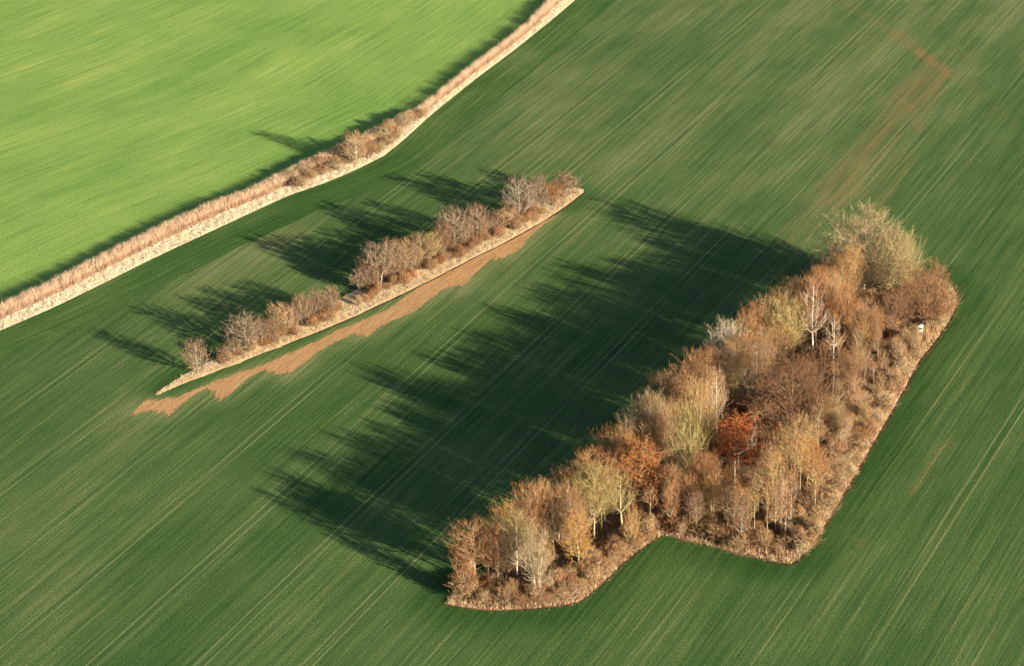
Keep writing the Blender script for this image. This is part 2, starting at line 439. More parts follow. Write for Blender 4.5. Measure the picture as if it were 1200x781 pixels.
# ------------------------------------------------------------------ tree generator (real size in metres, about 18 m tall)
def tube_many(polys, sides):
    """polys: list of (pts (k,3), radii (k)) with equal k"""
    P = np.array([p for p, r in polys]); R = np.array([r for p, r in polys]); n, k = R.shape
    T = np.gradient(P, axis=1); T /= np.linalg.norm(T, axis=2)[..., None] + 1e-9
    ref = np.where(np.abs(T[..., 2:3]) > .9, np.array([1., 0, 0]), np.array([0, 0, 1.]))
    A = np.cross(T, ref); A /= np.linalg.norm(A, axis=2)[..., None] + 1e-9; B = np.cross(T, A)
    an = np.arange(sides) * 2 * np.pi / sides
    V = P[:, :, None] + R[:, :, None, None] * (np.cos(an)[None, None, :, None] * A[:, :, None] + np.sin(an)[None, None, :, None] * B[:, :, None])
    idx = np.arange(n * k * sides).reshape(n, k, sides)
    a = idx[:, :-1]; b = idx[:, 1:]; a2 = np.roll(a, -1, 2); b2 = np.roll(b, -1, 2)
    return V.reshape(-1, 3), np.stack([a, a2, b2, b], -1).reshape(-1, 4)

def merge(parts):
    Vs, Fs, o = [], {}, 0
    for V, Fc in parts:
        Vs.append(V); Fs.setdefault(Fc.shape[1], []).append(Fc + o); o += len(V)
    return np.vstack(Vs), [np.vstack(f) for f in Fs.values()]

def blades(S, D, L, wd, rng):
    """thin tapering slips from S along D"""
    n = len(S); r = rng.normal(size=(n, 3)); W_ = np.cross(D, r); W_ /= np.linalg.norm(W_, axis=1)[:, None] + 1e-9
    E = S + D * L[:, None]; h = (W_ * wd[:, None] / 2)
    V = np.stack([S - h, S + h, E], 1).reshape(-1, 3)
    return V, np.arange(3 * n).reshape(-1, 3)

def unit(v): return v / (np.linalg.norm(v, axis=-1, keepdims=True) + 1e-9)

def gen_tree(seed, H=18.0, Wd=10.0, clear=.25, stems=1, n_limb=26, up=.8, nb=9, ntw=10, twl=(.5, 1.3), tww=.03, spread=0.0, shape=1.0, r0=.24, leaf=0, leaf_size=.16, bend=0.0, limb_r=.28, top=0.55):
    rng = np.random.RandomState(seed); trunks, limbs, brs = [], [], []
    for sidx in range(stems):
        az = rng.uniform(0, 6.28) if stems > 1 else 0; ln = spread * rng.uniform(.4, 1)
        hs = H * (rng.uniform(.72, .95) if stems > 1 else .93)
        k = 9; t = np.linspace(0, 1, k); wob = np.cumsum(rng.normal(0, .05, (k, 2)), 0) * H / 18
        wob -= wob[0]
        off = np.array([math.cos(az), math.sin(az)])
        b0 = off * (0.35 if stems > 1 else 0) * rng.uniform(.5, 1.5)
        pts = np.column_stack([b0[0] + off[0] * ln * hs * t ** 1.1 + wob[:, 0] + bend * H * np.clip(t - .55, 0, 1) ** 1.2, b0[1] + off[1] * ln * hs * t ** 1.1 + wob[:, 1], hs * t - bend * .6 * H * np.clip(t - .6, 0, 1)])
        rr = r0 / math.sqrt(stems) * 1.1 * (1 - t * .93) ** .9
        rr[0] *= 1.35; pts[0, 2] -= .3
        trunks.append((pts, rr))
        nl = max(4, n_limb // stems)
        for i in range(nl):
            ang = i * 2.39996 + rng.uniform(-.35, .35); zc = H * (clear + (1 - clear) * (1 - top))
            sE = -.30 + 1.28 * ((i + .5) / nl); sE = min(sE, .985); cE = math.sqrt(1 - sE * sE)
            k_ = rng.uniform(.86, 1.04) if rng.uniform() < .75 else rng.uniform(.45, .85)
            mult = .66 if stems > 1 else 1.0
            qc = zc / hs * (k - 1); a = int(min(max(qc, 0), k - 2)); cxy = (pts[a] * (1 - (qc - a)) + pts[a + 1] * (qc - a))[:2]
            vz = (H - zc) if sE > 0 else (zc - H * clear * .6)
            e = np.array([cxy[0] + math.cos(ang) * cE * Wd / 2 * k_ * mult, cxy[1] + math.sin(ang) * cE * Wd / 2 * k_ * mult, zc + vz * sE * k_])
            rch = cE * Wd / 2 * k_ * mult
            tl = float(np.clip((e[2] - rch * up) / hs + rng.uniform(-.04, .04), clear * .85, .93)); e[2] = min(e[2], H * 1.02)
            q = tl * (k - 1); a = int(min(q, k - 2)); st = pts[a] * (1 - (q - a)) + pts[a + 1] * (q - a)
            reach = max(np.linalg.norm(e - st) * .7, .3); df = e - st
            c1 = st + np.array([df[0] * .6, df[1] * .6, df[2] * .35])
            tq = np.linspace(0, 1, 5)[:, None]; lp = (1 - tq) ** 2 * st + 2 * tq * (1 - tq) * c1 + tq ** 2 * e
            lp[1:] += rng.normal(0, .035 * reach + .02, (4, 3)); lr = np.interp(tl, t, rr)
            R = (lr * limb_r + .014) * (1 - tq[:, 0] * .85)
            limbs.append((lp, R))
            Ld = np.linalg.norm(e - st)
            for j in range(nb):
                tb = rng.uniform(.22, 1); qq = tb * 4; a = int(min(qq, 3)); sb = lp[a] * (1 - qq + a) + lp[a + 1] * (qq - a)
                dr = unit(unit(lp[a + 1] - lp[a]) * .8 + rng.normal(0, .55, 3) + np.array([0, 0, .30]))
                lb = (0.22 + .25 * rng.uniform()) * Ld + .45
                mpt = sb + dr * lb * .5 + rng.normal(0, .05 * lb, 3); ep = sb + dr * lb + np.array([0, 0, .12 * lb])
                if ep[2] > H * 1.03: ep[2] = H * rng.uniform(.97, 1.03)
                brs.append((np.array([sb, mpt, ep]), np.array([.026, .019, .009]) * (1 + .8 * (1 - tb))))
    Vt, Ft = merge([tube_many(trunks, 7), tube_many(limbs, 4), tube_many(brs[::2], 3)])
    # twigs
    B = np.array([p for p, r in brs]); n = len(B)
    tq = rng.uniform(.05, 1, (n, ntw)); S = B[:, None, 0] * ((1 - tq) ** 2)[..., None] + B[:, None, 1] * (2 * tq * (1 - tq))[..., None] + B[:, None, 2] * (tq ** 2)[..., None]
    D = unit(unit(B[:, 2] - B[:, 0])[:, None] * .75 + rng.normal(0, .5, (n, ntw, 3)) + np.array([0, 0, .25]))
    S = S.reshape(-1, 3); D = D.reshape(-1, 3); L = rng.uniform(twl[0], twl[1], len(S))
    parts = [tube_many(brs[1::2], 3), blades(S, D, L, np.full(len(S), tww), rng)]
    S2 = S + D * (L * rng.uniform(.3, .8, len(S)))[:, None]; D2 = unit(D + rng.normal(0, .55, D.shape))
    parts.append(blades(S2, D2, L * .6, np.full(len(S), tww * .8), rng))
    if leaf:
        m = leaf; pick = rng.randint(0, len(S), m); C = S[pick] + D[pick] * (L[pick] * rng.uniform(0, 1, m))[:, None] + rng.normal(0, .08, (m, 3))
        a = unit(rng.normal(size=(m, 3))); b = unit(np.cross(a, rng.normal(size=(m, 3)))); s_ = (leaf_size * rng.uniform(.6, 1.3, m))[:, None]
        V = np.stack([C - a * s_ - b * s_ * .1, C - b * s_ * .6, C + a * s_, C + b * s_ * .6], 1).reshape(-1, 3)
        parts.append((V, np.arange(4 * m).reshape(-1, 4)))
    Vc, Fc = merge(parts)
    return (Vt, Ft), (Vc, Fc), H, Wd

PROTO = {}
def proto(key, **k):
    (Vt, Ft), (Vc, Fc), H, Wd = gen_tree(**k)
    mt = mesh_np('trunk', Vt, Ft, BK['grey']); mc = mesh_np('crown', Vc, Fc, TW['grey'])
    for p in (mt,): p.polygons.foreach_set('use_smooth', np.ones(len(p.polygons), bool))
    PROTO[key] = (mt, mc, H, Wd)
proto('oak1', seed=1, Wd=12, clear=.22, n_limb=60, up=.75, nb=11, ntw=7, r0=0.26)
proto('oak2', seed=2, Wd=12, clear=.30, n_limb=54, up=.95, nb=11, ntw=7, r0=0.24, top=.5)
proto('dome', seed=3, Wd=15, clear=.14, n_limb=95, up=1.0, nb=12, ntw=14, r0=0.29, top=.7, twl=(.4, 1.1))
proto('tall1', seed=4, Wd=7.5, clear=.30, n_limb=42, up=1.8, nb=9, ntw=7, r0=0.18)
proto('tall2', seed=5, Wd=7.5, clear=.38, n_limb=38, up=1.6, nb=9, ntw=7, r0=0.16)
proto('multi1', seed=6, Wd=11, clear=.22, stems=5, spread=.20, n_limb=75, up=1.5, nb=8, ntw=7, r0=0.30)
proto('multi2', seed=7, Wd=12, clear=.15, stems=7, spread=.26, n_limb=77, up=1.2, nb=7, ntw=7, r0=0.32)
proto('birch1', seed=8, Wd=6, clear=.42, n_limb=24, up=2.2, nb=7, ntw=5, twl=(.4, 1.0), tww=.02, r0=.26, limb_r=.36, top=.75)
proto('birch2', seed=9, Wd=6, clear=.5, n_limb=16, up=1.5, nb=6, ntw=5, twl=(.4, 1.0), tww=.02, r0=.25, limb_r=.40, top=.8)
proto('bent', seed=10, Wd=2.6, clear=.62, n_limb=6, up=.9, nb=3, ntw=4, tww=.02, r0=.22, bend=.75, limb_r=.4)
PROTO['bent'] = PROTO['bent'][:3] + (9.0,)
proto('beech', seed=11, Wd=10, clear=.08, n_limb=60, up=.7, nb=9, ntw=5, r0=.26, leaf=9000, leaf_size=.12)
proto('leafy', seed=12, Wd=7, clear=.15, n_limb=40, up=1.3, nb=8, ntw=6, r0=.2, leaf=5000, leaf_size=.09)
proto('pole1', seed=13, Wd=3.8, clear=.5, n_limb=18, up=2.2, nb=6, ntw=6, r0=.10, twl=(.4, .9))
proto('pole2', seed=14, Wd=3.6, clear=.6, n_limb=15, up=2.0, nb=6, ntw=6, r0=.09, twl=(.4, .9))
proto('hedge1', seed=15, H=9, Wd=7, clear=.12, n_limb=44, up=.95, nb=8, ntw=9, r0=.16, twl=(.3, .8), tww=.026)
proto('hedge2', seed=16, H=9, Wd=6, clear=.1, stems=5, spread=.22, n_limb=55, up=1.4, nb=7, ntw=9, r0=.2, twl=(.3, .8), tww=.026)
proto('shrub1', seed=17, H=4, Wd=4.6, clear=.06, stems=9, spread=.40, n_limb=90, up=.9, nb=5, ntw=6, r0=.10, twl=(.25, .6), tww=.024)
proto('shrub2', seed=18, H=4, Wd=4.2, clear=.06, stems=7, spread=.35, n_limb=77, up=.9, nb=6, ntw=6, r0=.10, twl=(.25, .6), tww=.024)
proto('shrub3', seed=19, H=4, Wd=5, clear=.04, stems=8, spread=.45, n_limb=88, up=.8, nb=6, ntw=6, r0=.10, twl=(.25, .6), tww=.022)

COUNT = {'tree': 0, 'shrub': 0}
prng = random.Random(11)
def plant(name, cat, key, x, y, H, Wd, crown, bark, label, group=None, rz=None):
    mt, mc, h0, w0 = PROTO[key]
    e = link(name, None, loc=(x, y, 0)); e['label'] = label; e['category'] = cat
    if group: e['group'] = group
    e.rotation_euler.z = prng.uniform(0, 6.28) if rz is None else rz
    e.scale = (Wd / w0, Wd / w0, H / h0)
    for nm, me, m in (('trunk' if cat == 'tree' else 'stem', mt, BK[bark]), ('crown', mc, TW[crown])):
        o = link(nm, me, e); o.material_slots[0].link = 'OBJECT'; o.material_slots[0].material = m
    COUNT[cat] += 1
    return e

def tree_px(key, bx, by, ty, wpx, crown, bark, label, name='bare_tree', group=None, rz=None, cat='tree'):
    x, y = G(bx, by); H = height_for(bx, by, ty); Wd = wpx / ppm(x, y)
    return plant(name, cat, key, x, y, H, Wd, crown, bark, label, group, rz)

# ------------------------------------------------------------------ the trees of the wood, one by one
HERO = [
 ('oak1',556,684,610,60,'red','grey','wide reddish brown bare tree at the near left tip of the wood','bare_tree'),
 ('oak2',606,682,601,52,'olive','pale','gold-tipped bare tree with forked trunk, right of the reddish tree at the left tip','bare_tree'),
 ('multi1',630,703,618,46,'grey','pale','clump of pale leaning stems at the front edge of the left tip','multi_stem_tree'),
 ('leafy',640,672,630,24,'amber','pale','small bright amber tree standing behind the clump of pale leaning stems','amber_tree'),
 ('leafy',678,674,598,36,'amber','olive','tall orange-leaved tree with a narrow crown near the left end of the wood','amber_tree'),
 ('oak2',655,640,580,40,'red','grey','low reddish bare tree just behind the two amber trees','bare_tree'),
 ('tall1',642,632,564,34,'grey','grey','slim grey bare tree on the shadow side, behind the left tip','bare_tree'),
 ('oak1',696,634,543,56,'olive','olive','olive-yellow bare tree with a clear straight trunk, just above the orange birch-like tree','bare_tree'),
 ('birch1',729,625,552,34,'olive','olive','thin yellowish bare tree with upswept branches in front of the large russet tree','bare_tree'),
 ('hedge2',546,697,652,34,'red','grey','low reddish tree at the outermost left tip of the wood, half hiding its taller neighbour','bare_tree'),
 ('beech',752,600,513,58,'russet','brown','large russet tree with leaves on, at the shadow side of the wood','russet_tree'),
 ('oak1',712,590,525,44,'pink','grey','brown bare tree between the olive-yellow tree and the large russet tree','bare_tree'),
 ('oak2',764,560,460,50,'grey','grey','tall pale grey fan-shaped bare tree at the shadow edge, above the large russet tree','bare_tree'),
 ('tall1',735,568,484,30,'grey','grey','narrow dim grey tree leaning into the shade, left of the grey fan-shaped tree','bare_tree'),
 ('multi1',808,586,468,56,'olive','olive','tall olive-yellow bare tree with several mossy stems, left of the bright rust tree','multi_stem_tree'),
 ('dome',816,535,442,52,'tan','olive','rounded golden bare crown behind the tall olive tree with mossy stems','bare_tree'),
 ('oak1',776,512,436,42,'dark','brown','dark brown bare tree at the shadow edge, just behind the rounded golden crown','bare_tree'),
 ('oak2',814,492,412,48,'red','grey','reddish bare tree at the back edge, left of the silver-white crown','bare_tree'),
 ('birch1',840,521,429,26,'pink','birch','white-trunked birch with a forked crown, rising just left above the bright rust tree','birch_tree'),
 ('oak2',852,460,378,48,'white','birch','silver-white crowned tree spreading over the shadow edge in the middle of the wood','silver_tree'),
 ('dome',882,458,384,48,'tan','grey','rounded brown bare tree right beside the silver-white crown','bare_tree'),
 ('multi1',916,428,348,62,'olive','olive','broad olive-green bare tree, left of the two tall white birches','multi_stem_tree'),
 ('birch1',952,422,327,34,'red','birch','tallest white birch with a branching crown, right of the broad olive-green tree','birch_tree'),
 ('birch2',976,434,364,28,'pink','birch','shorter white birch with a Y-shaped crown, right of the tallest birch','birch_tree'),
 ('dome',926,512,416,100,'dark','brown','huge dark purple-brown domed tree in the centre right of the wood','bare_tree'),
 ('beech',865,560,484,54,'rust','brown','bright rust-red tree with leaves on, in the centre of the wood','rust_tree'),
 ('bent',861,576,500,46,'white','birch','thin white birch bent over to the right in front of the bright rust tree','birch_tree'),
 ('tall2',859,492,438,24,'olive','olive','small yellow-green bare tree under the silver-white crown','bare_tree'),
 ('birch2',876,486,431,18,'tan','pale','small slim pale-trunked tree left of the huge dark domed tree','bare_tree'),
 ('oak1',925,398,325,32,'pink','grey','small brown bare tree behind the broad olive-green tree, at the shadow edge','bare_tree'),
 ('oak2',956,408,321,48,'red','grey','reddish bare crown close behind the tallest white birch','bare_tree'),
 ('oak1',988,412,332,34,'russet','brown','orange-brown crown between the two birches and the great pale domed tree','bare_tree'),
 ('oak1',974,350,289,46,'grey','pale','silvery grey bare tree at the back left foot of the great pale domed tree','bare_tree'),
 ('dome',1012,338,250,104,'straw2','grey','great pale domed tree, the highest crown at the far right end of the wood','bare_tree'),
 ('dome',1046,345,269,66,'straw2','olive','olive-grey domed tree joined to the right of the great pale domed tree','bare_tree'),
 ('dome',1086,382,311,66,'pink','brown','low pinkish brown domed tree at the far right corner, behind the wooden hide','bare_tree'),
 ('oak2',1048,402,338,44,'dark','brown','dull brown bare tree in front of the olive-grey dome, left of the wooden hide','bare_tree'),
 ('oak1',1010,412,350,44,'tan','brown','brown tree in the shaded hollow below the great pale domed tree','bare_tree'),
 ('tall2',935,560,486,34,'tan','olive','yellow-trunked tree standing just below the huge dark domed tree','bare_tree'),
 ('leafy',952,578,515,30,'russet','olive','slender tree with scattered orange leaves, at the right of the young pole trees','amber_tree'),
 ('tall1',1000,470,402,32,'pink','brown','pinkish bare tree below the shorter birch, right of the huge dark domed tree','bare_tree'),
 ('oak2',825,600,530,40,'red','brown','red-brown bare tree below the tall olive tree with mossy stems','bare_tree'),
 ('tall1',790,610,545,30,'pink','brown','thin brown tree right of the large russet tree, above the notch in the front edge','bare_tree'),
 ('leafy',898,440,392,30,'russet','brown','small orange-brown leafy tree at the foot of the broad olive-green tree','russet_tree'),
]
for t in HERO:
    key, bx, by, ty, wp, cr, bk, lab, nm = t
    tree_px(key, bx, by, ty, wp, cr, bk, lab, nm, rz=(math.radians(-5) if key == 'bent' else None))

# young pole trees in the front corner
poles = [(852,618,572),(861,626,574),(871,619,570),(880,614,562),(889,614,548),(897,598,520),(904,604,522),(909,618,530),(906,590,505),(921,598,515),(932,596,512),(926,580,502),(938,586,508),(944,598,524),(915,630,550),(899,634,560),(884,634,566),(868,638,572),(847,600,556),(836,612,552),(926,622,552),(946,566,498),(915,570,496),(888,600,540),(875,606,566),(955,604,540),(958,548,486)]
for i, (bx, by, ty) in enumerate(poles):
    tree_px(['pole1', 'pole2'][i % 2], bx, by, ty, 17 + (i * 7) % 8, ['red', 'tan', 'russet', 'red', 'pink'][i % 5], ['olive', 'olive', 'grey'][i % 3],
            'slim straight young tree with yellowish pole trunk in the crowded front corner of the wood', 'pole_tree', 'young pole trees in the front corner of the wood')

# rank and file between them
taken = np.array([G(t[1], t[2]) for t in HERO])
HIDE = G(1076.5, 392); BENT = G(868, 566)
def scatter(n, region_px, dmin, taken, seed):
    poly = W(region_px); A = np.array(poly); r = np.random.RandomState(seed); out = []; T = list(map(tuple, taken)); tries = 0
    while len(out) < n and tries < 30000:
        tries += 1
        p = np.array([[r.uniform(A[:, 0].min(), A[:, 0].max()), r.uniform(A[:, 1].min(), A[:, 1].max())]])
        if not in_poly(p, poly)[0]: continue
        q = p[0]
        if abs(q[0] - HIDE[0] - .5) < 3.2 and -9 < q[1] - HIDE[1] < 2.2: continue
        if -3.0 < q[0] - BENT[0] < 4.5 and -24 < q[1] - BENT[1] < 2.5 and poly is not None and dmin > 3.2: continue
        if T and np.min(np.linalg.norm(np.array(T) - q, axis=1)) < dmin: continue
        T.append(tuple(q)); out.append(tuple(q))
    return out
fr = random.Random(5)
back_strip = [(560,684),(600,662),(650,628),(700,590),(750,545),(800,498),(850,455),(900,418),(950,380),(985,350),(1010,362),(960,410),(900,455),(850,498),(800,545),(750,590),(710,625),(660,664),(600,690)]
for (x, y) in scatter(75, back_strip, 2.7, taken, 21):
    H = fr.uniform(12.5, 16.5)
    plant('bare_tree', 'tree', fr.choice(['oak1', 'tall1', 'tall2', 'oak2']), x, y, H, fr.uniform(5.0, 7.5), fr.choice(['pink', 'tan', 'red', 'dark', 'red', 'russet']), fr.choice(['grey', 'grey', 'olive', 'olive']),
          'medium brown bare tree among taller trees along the shadow side of the wood', 'filler trees along the shadow side of the wood')
mid_zone = [(700,668),(760,620),(800,605),(840,560),(880,540),(900,470),(960,440),(1000,400),(1040,400),(1010,470),(980,540),(950,610),(920,640),(860,640),(790,622)]
for (x, y) in scatter(48, mid_zone, 3.4, taken, 22):
    H = fr.uniform(7, 12)
    plant('understorey_tree', 'tree', fr.choice(['tall1', 'tall2', 'pole1', 'pole2', 'hedge1']), x, y, H, fr.uniform(3.0, 5.0), fr.choice(['pink', 'red', 'dark', 'russet', 'red', 'dark']), fr.choice(['grey', 'pale', 'olive', 'olive']),
          'short bare understorey tree among the scrub in the sunlit half of the wood', 'understorey trees in the sunlit half of the wood')

upper_zone = [(975,450),(1000,420),(1045,410),(1090,385),(1098,392),(1060,435),(1030,480),(1005,520),(975,570),(955,605),(945,590),(965,520)]
for (x, y) in scatter(26, upper_zone, 3.3, taken, 23):
    plant('understorey_tree', 'tree', fr.choice(['pole1', 'hedge1', 'hedge2', 'tall2']), x, y, fr.uniform(4.5, 8.5), fr.uniform(2.8, 4.6), fr.choice(['tan', 'pink', 'tan', 'red', 'straw2']), fr.choice(['olive', 'grey', 'pale']),
          'small thin tan tree standing in the scrub belt beside the right-hand edge of the wood', 'small trees in the scrub belt beside the right-hand edge')

# scrub
taken_s = np.zeros((0, 2))
edge_zone = [(968,612),(945,646),(928,655),(905,650),(930,615),(960,560),(985,500),(1010,440),(1040,400),(1080,385),(1112,352),(1116,365),(1095,395),(1070,425),(1055,455),(1035,488),(1008,535),(985,575)]
for (x, y) in scatter(110, edge_zone, 1.6, taken_s, 31):
    plant('shrub', 'shrub', fr.choice(['shrub1', 'shrub2', 'shrub3']), x, y, fr.uniform(1.4, 4.4), fr.uniform(2.8, 5.2), fr.choice(['tan', 'tan', 'pink', 'tan', 'straw', 'red']), fr.choice(['grey', 'pale', 'pale']),
          'bare tan shrub in the low scrub belt along the right-hand edge of the wood', 'scrub along the right-hand edge of the wood')
front_zone = [(535,700),(560,690),(600,695),(650,690),(690,665),(730,632),(770,610),(790,600),(830,600),(870,610),(905,645),(920,652),(870,645),(800,628),(772,624),(745,645),(700,682),(675,700),(620,710),(560,710)]
for (x, y) in scatter(85, front_zone, 1.6, taken_s, 32):
    plant('shrub', 'shrub', fr.choice(['shrub1', 'shrub2', 'shrub3']), x, y, fr.uniform(2.0, 4.2), fr.uniform(3, 5), fr.choice(['pink', 'tan', 'red', 'tan']), fr.choice(['grey', 'pale', 'brown']),
          'low bare brown shrub in the scrub along the front edge of the wood', 'scrub along the front edge of the wood')
in_zone = [(560,690),(640,650),(720,590),(800,510),(880,440),(950,390),(1000,360),(1080,350),(1040,400),(1000,460),(960,560),(920,620),(840,610),(760,612),(690,660),(620,690)]
for (x, y) in scatter(75, in_zone, 2.9, taken_s, 33):
    plant('shrub', 'shrub', fr.choice(['shrub1', 'shrub2', 'shrub3']), x, y, fr.uniform(2.5, 5.0), fr.uniform(4, 6.5), fr.choice(['red', 'pink', 'red', 'dark', 'russet']), fr.choice(['grey', 'pale']),
          'reddish-brown understorey shrub glimpsed between the trunks inside the wood', 'understorey shrubs inside the wood')

# ------------------------------------------------------------------ the hedgerow in the middle of the field
HEDG = [
 ('hedge1',232,438,399,30,'pink','grey','lone pinkish upright tree at the lower left end of the middle hedgerow'),
 ('shrub1',262,424,407,16,'pink','grey','small twiggy bush between the first two trees at the lower left end of the hedgerow'),
 ('hedge1',288,411,371,44,'grey','pale','wide grey bare tree, second from the lower left end of the hedgerow'),
 ('hedge2',331,394,358,34,'tan','grey','bushy tan tree with yellowish specks, third tree from the lower left end of the hedgerow'),
 ('hedge2',355,382,344,26,'pink','grey','pinkish many-stemmed tree right of the bushy tan tree in the hedgerow'),
 ('hedge1',373,373,340,22,'pink','pale','slender pinkish tree, left one of the slim pair before the gap in the hedgerow'),
 ('hedge1',389,369,336,22,'pink','pale','slender pinkish tree, right one of the slim pair just before the gap in the hedgerow'),
 ('shrub2',424,340,315,26,'grey','grey','low grey-pink bush just after the gap in the hedgerow'),
 ('hedge2',444,334,285,42,'grey','pale','fan-shaped grey tree with many pale stems just right of the hedgerow gap'),
 ('hedge2',461,328,284,30,'pink','pale','pale-stemmed tree right beside the fan-shaped grey tree in the hedgerow'),
 ('hedge1',476,321,281,30,'tan','grey','tan tree with a yellow trunk in the middle of the hedgerow'),
 ('hedge1',494,312,276,38,'tan','grey','rounded brown tree with a short trunk, middle of the hedgerow'),
 ('hedge2',509,306,273,24,'olive','grey','greenish thin-crowned tree right of the rounded brown tree in the hedgerow'),
 ('hedge1',533,292,244,38,'grey','pale','tall grey-brown tree with a white trunk foot, in the right half of the hedgerow'),
 ('hedge2',521,298,256,22,'pink','grey','thin pinkish tree left against the tall grey-brown tree with a white trunk foot'),
 ('hedge1',560,280,240,28,'pink','pale','upright pinkish twin-trunked tree with a flat top in the right half of the hedgerow'),
 ('shrub1',592,267,246,28,'tan','grey','yellowish bush between the flat-topped pink tree and the pale grey trees of the hedgerow'),
 ('hedge1',609,256,209,36,'grey','birch','pale grey tree with a greenish-white trunk near the far right end of the hedgerow'),
 ('hedge2',629,248,206,28,'grey','grey','feathery grey tree right of the greenish-white trunk near the hedgerow end'),
 ('hedge2',648,241,215,28,'red','brown','reddish bush between the feathery grey tree and the round end bush of the hedgerow'),
 ('hedge2',663,232,204,36,'pink','grey','round pinkish-tan bush at the far right end of the hedgerow'),
]
for key, bx, by, ty, wp, cr, bk, lab in HEDG:
    c_ = 'shrub' if 'bush' in lab and 'bushy' not in lab else 'tree'
    tree_px(key, bx, by, ty, wp * 1.1, {'pink': 'plum', 'grey': 'ash'}.get(cr, cr), {'pale': 'grey'}.get(bk, bk), lab, 'hedge_bush' if c_ == 'shrub' else 'hedge_tree', cat=c_)
hz = [(245,428),(300,402),(350,382),(400,358),(450,332),(500,308),(550,284),(600,262),(640,244),(665,236),(655,242),(610,268),(550,298),(500,323),(450,347),(400,370),(330,400),(250,432)]
for (x, y) in scatter(75, hz, 1.3, taken_s, 34):
    plant('shrub', 'shrub', fr.choice(['shrub1', 'shrub2', 'shrub3']), x, y, fr.uniform(1.2, 3.0), fr.uniform(2.2, 4.0), fr.choice(['red', 'pink', 'russet', 'pink', 'tan']), fr.choice(['grey', 'brown']),
          'low russet shrub at the feet of the trees of the middle hedgerow', 'low shrubs under the middle hedgerow')

for bx, by, ty, wp in [(275,418,398,22),(308,404,376,26),(320,399,374,22),(343,389,356,22),(364,378,350,20),(381,372,350,18),(434,338,306,26),(452,331,296,24),(468,325,290,26),(484,317,286,24),(501,310,282,22),(516,302,268,24),(527,296,262,20),(547,287,258,24),(569,278,258,22),(580,273,254,20),(600,262,236,24),(618,254,228,24),(638,246,224,22)]:
    tree_px(fr.choice(['hedge1', 'hedge2']), bx, by, ty, wp, fr.choice(['plum', 'dark', 'plum']), fr.choice(['grey', 'brown', 'grey']), 'small bare purplish-brown tree closing the gap between taller hedgerow trees', 'hedge_tree', 'small trees between the taller ones of the middle hedgerow')

# ------------------------------------------------------------------ scrub on the ditch
th = smooth_line(W([(345,212),(370,200),(400,187),(430,172),(460,155),(490,138)]), 2.8)
th2 = smooth_line(W([(352,218),(380,205),(410,192),(440,177),(468,158)]), 3.4)
for k, L in enumerate((th, th2)):
    for p in L:
        plant('ditch_shrub', 'shrub', fr.choice(['shrub1', 'shrub2']), p[0] + fr.uniform(-1, 1), p[1] + fr.uniform(-1, 1), fr.uniform(2.3, 3.3) * (1 - .2 * k), fr.uniform(4, 5.5), fr.choice(['tan', 'pink', 'tan', 'straw2']), 'grey',
              'bare pinkish shrub in the tall thicket on the bend of the reed-lined ditch', 'thicket on the bend of the ditch')
tree_px('hedge1', 418, 193, 155, 30, 'tan', 'pale', 'small pale-trunked tree in the ditch thicket, casting a lone shadow', 'ditch_tree')
tree_px('hedge2', 432, 186, 163, 28, 'pink', 'brown', 'dark-footed pink-brown tree in the ditch thicket, right of the pale-trunked tree', 'ditch_tree')

# ------------------------------------------------------------------ reeds and dead grass
def grass_field(name, regions, mat, label, category, seed):
    """regions: list of (polygon world, density per m2, hmin, hmax, width)"""
    r = np.random.RandomState(seed); parts = []
    for poly, dens, h0, h1, wd in regions:
        A = np.array(poly); lo, hi = A.min(0), A.max(0); n = int((hi - lo).prod() * dens)
        P = r.uniform(lo, hi, (n, 2)); P = P[in_poly(P, poly)]
        cl = np.sin(P[:, 0] * 1.7 + 3 * np.sin(P[:, 1] * .9)) * np.sin(P[:, 1] * 1.3 + 2 * np.sin(P[:, 0] * .7))
        cl2 = np.sin(P[:, 0] * .31 + 2 * np.sin(P[:, 1] * .23)) * np.sin(P[:, 1] * .37 + 1.5 * np.sin(P[:, 0] * .19)); keep = r.uniform(0, 1, len(P)) < .72 + .35 * cl + .25 * cl2; P = P[keep]; cl = cl[keep]; n = len(P)
        S = np.column_stack([P, np.zeros(n)]); D = unit(np.column_stack([r.normal(0, .22, (n, 2)), np.ones(n)]))
        L = r.uniform(h0, h1, n) * (1 + (.35 if h1 < 2.4 else .14) * cl)
        parts.append(blades(S, D, L, np.full(n, wd) * r.uniform(.6, 1.4, n), r))
    V, Fc = merge(parts)
    return link(name, mesh_np(name, V, Fc, mat), kind='stuff', label=label, category=category)

def reed_mat(name, lo, hi, tip, hz_):
    s = NT(name); P = s.obj(); sep = s.n('ShaderNodeSeparateXYZ'); s.put(sep.inputs[0], P)
    g = s.noise(P, .5, 4, .7); c = s.mix(s.rng(g, .35, .65), lo, hi)
    c = s.mix(s.rng(s.math('ADD', sep.outputs[2], s.math('MULTIPLY', g, .6)), hz_ * .6, hz_ * 1.1), c, tip)
    return s.out(c)
m_reed = reed_mat('dry_reed', (0.30, 0.18, 0.11), (0.46, 0.30, 0.19), (0.66, 0.47, 0.31), 2.0)
m_cream = reed_mat('cream_grass', (0.80, 0.66, 0.44), (0.90, 0.78, 0.56), (0.92, 0.82, 0.61), .9)
m_margin = reed_mat('margin_grass', (0.52, 0.35, 0.19), (0.72, 0.53, 0.30), (0.74, 0.56, 0.33), .6)

